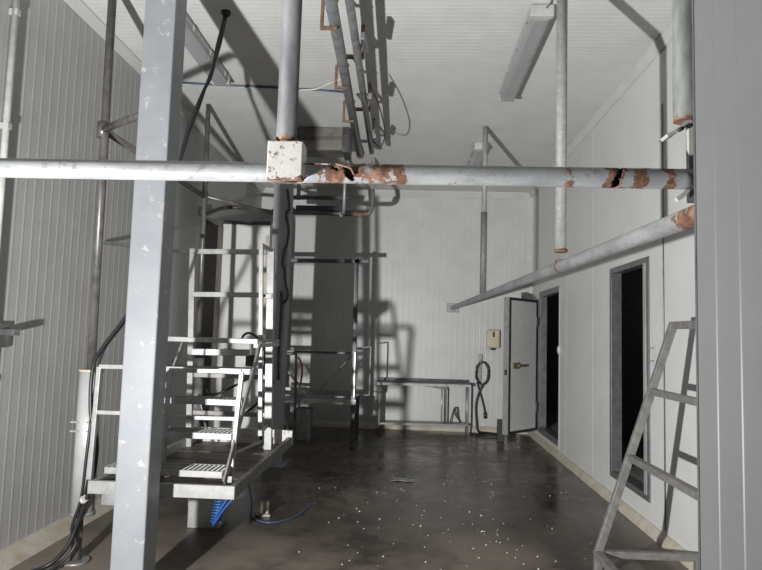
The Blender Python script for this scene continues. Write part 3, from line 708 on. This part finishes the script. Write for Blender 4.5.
MB().box(1.16, 1.22, D-.05, D-.02, 1.19, 1.27, .004).build('tap', 'stainless_dull', t)
t = thing('soap_dispenser', (1.39, D-.06, 1.37), 'cream soap dispenser on the back wall left of the open door', 'dispenser')
m = MB().box(1.28, 1.495, D-.125, D-.003, 1.385, 1.69, .025); m.build('body', 'beige', t)
MB().box(1.375, 1.41, D-.131, D-.12, 1.57, 1.66, .003).build('window', 'frame_dark', t)
MB().tube([(1.387, D-.07, 1.355), (1.387, D-.07, 1.392)], [.035, .05], 14).build('nozzle', 'black_plastic', t)
tag(MB().box(1.36, 1.46, 9.5, 9.62, 0, .33, .008).build('black_box', 'black_plastic'), 'small black box standing on the floor beside the open door', 'box')

# small fittings on the right wall
t = thing('wall_clip', (XR-.02, 8.40, 1.4), 'small white clip on the right wall at the edge of the far doorway', 'clip')
MB().box(XR-.03, XR-.001, 8.40, 8.45, 1.37, 1.47, .004).build('body', 'white_cable', t)
MB().box(XR-.036, XR-.03, 8.41, 8.44, 1.40, 1.44, .002).build('button', 'trim', t)
t = thing('door_latch', (XR-.03, 5.25, 1.5), 'small steel latch beside the near dark doorway', 'latch')
MB().bar((XR-.012, 5.30, 1.505), (XR-.012, 5.20, 1.51), .012, .012).build('bolt', 'stainless', t)
MB().bar((XR-.012, 5.30, 1.40), (XR-.012, 5.22, 1.40), .012, .012).build('keeper', 'stainless', t)
MB().box(XR-.012, XR-.001, 5.18, 5.20, 1.36, 1.53, .002).build('plate', 'lamp_body', t)
tag(MB().tube([(XR-.009, 5.005, 0.11), (XR-.007, 5.005, 3.50)], .005, 8).build('wall_wire', 'grey_steel'), 'thin grey wire running up the right wall near the partition', 'wire')

# left wall conduit and bracket
t = thing('wall_conduit', (XL+.04, 3.68, .1), 'white vertical conduit on the left wall at the left edge', 'conduit')
MB().tube([(XL+.035, 3.70, .09), (XL+.035, 3.70, H-.08)], .022, 12).build('pipe', 'white_cable', t)
for z in (1.2, 2.8, 3.55): MB().box(XL+.002, XL+.06, 3.68, 3.72, z-.02, z+.02, .003).build('clamp', 'lamp_body', t)
t = thing('wall_bracket', (XL+.05, 3.83, 1.42), 'small grey bracket on the left wall at the left edge of view', 'bracket')
MB().box(XL+.004, XL+.03, 3.76, 3.90, 1.40, 1.56, .004).build('plate', 'grey_steel', t)
MB().bar((XL+.03, 3.83, 1.5), (XL+.14, 3.80, 1.5), .05, .04).build('arm', 'frame_grey', t)

# ------------------------------------------------------------ leaning ladder by the right wall
t = thing('leaning_ladder', (1.5, 3.9, 0), 'grey metal ladder frame leaning to the right wall beside the partition', 'ladder')
yF, yN = 4.28, 2.66
def lx(z): return 1.283 + (1.785-1.283)*(z-.16)/(1.68-.16)
for y in (yF, yN): MB().bar((lx(.14), y, .14), (lx(1.69), y, 1.69), .05, .04, up=(0, 1, 0)).build('leg', 'ladder', t)
for z in (1.225, .785): MB().bar((lx(z), yN, z), (lx(z), yF, z), .045, .042).build('rung', 'ladder', t)
MB().bar((lx(1.672), yN, 1.672), (lx(1.672), yF, 1.672), .045, .05).build('top_bar', 'ladder', t)
MB().bar((1.26, yF, .15), (1.95, yF, .155), .05, .045).build('base_bar', 'ladder', t)
MB().bar((1.26, yN, .15), (1.95, yN, .155), .05, .045).build('base_bar', 'ladder', t)
MB().bar((1.28, yN, .15), (1.28, yF, .15), .05, .045).build('base_bar', 'ladder', t)
for x in (1.28, 1.93):
    for y in (yF, yN): MB().bar((x, y, 0), (x, y, .14), .045).build('foot', 'ladder', t)

# ------------------------------------------------------------ floor bits
t = thing('floor_drain', (-.02, 6.9, 0), 'small round metal drain cover on the wet dark floor', 'drain')
MB().tube([(-.06, 6.95, 0), (-.06, 6.95, .006)], .10, 24).build('rim', 'stainless_dull', t)
MB().tube([(-.06, 6.95, .006), (-.06, 6.95, .009)], .075, 20).build('grate', 'dark_steel', t)
m = MB(); m.strip([(-.16, 6.76, .006), (-.08, 6.77, .016), (.0, 6.75, .010), (.09, 6.78, .006)], (0, 1, 0), .10, .004)
tag(m.build('metal_scrap', 'stainless_dull'), 'small bent scrap of bright metal on the wet floor beside the drain', 'scrap')
def chip():
    m = MB(); bmesh.ops.create_icosphere(m.bm, subdivisions=1, radius=.0056)
    for v in m.bm.verts: v.co = Vector((v.co.x*random.uniform(.7, 1.4), v.co.y*random.uniform(.7, 1.3), (v.co.z+.006)*.7))
    return m.build('crumb', 'debris', origin=(0, 0, 0))
chips = [chip() for _ in range(4)]
spots = []
while len(spots) < 118:
    y = random.uniform(4.15, 7.2); x = random.gauss(.15, .75)
    if random.random() < .22: x, y = random.gauss(.75, .28), random.gauss(4.9, .4)
    if -1.0 < x < 1.85 and 4.1 < y < 7.3 and not (-.35 < x < .2 and 6.6 < y < 7.1) and not (x < -.75 and y < 5.85): spots.append((x, y))
for i, (x, y) in enumerate(spots):
    o = chips[i] if i < 4 else chips[i % 4].copy()
    if i >= 4: C.objects.link(o)
    s = random.choice((.6, .8, 1, 1, 1.3)); o.scale = (s, s, s); o.rotation_euler = (0, 0, random.uniform(0, 6)); o.location = (x, y, 0)
    tag(o, 'small white crumb of debris scattered on the dark concrete floor', 'debris', 'white crumbs scattered on the floor')

for o in S.objects:
    if '_o' in o: del o['_o']
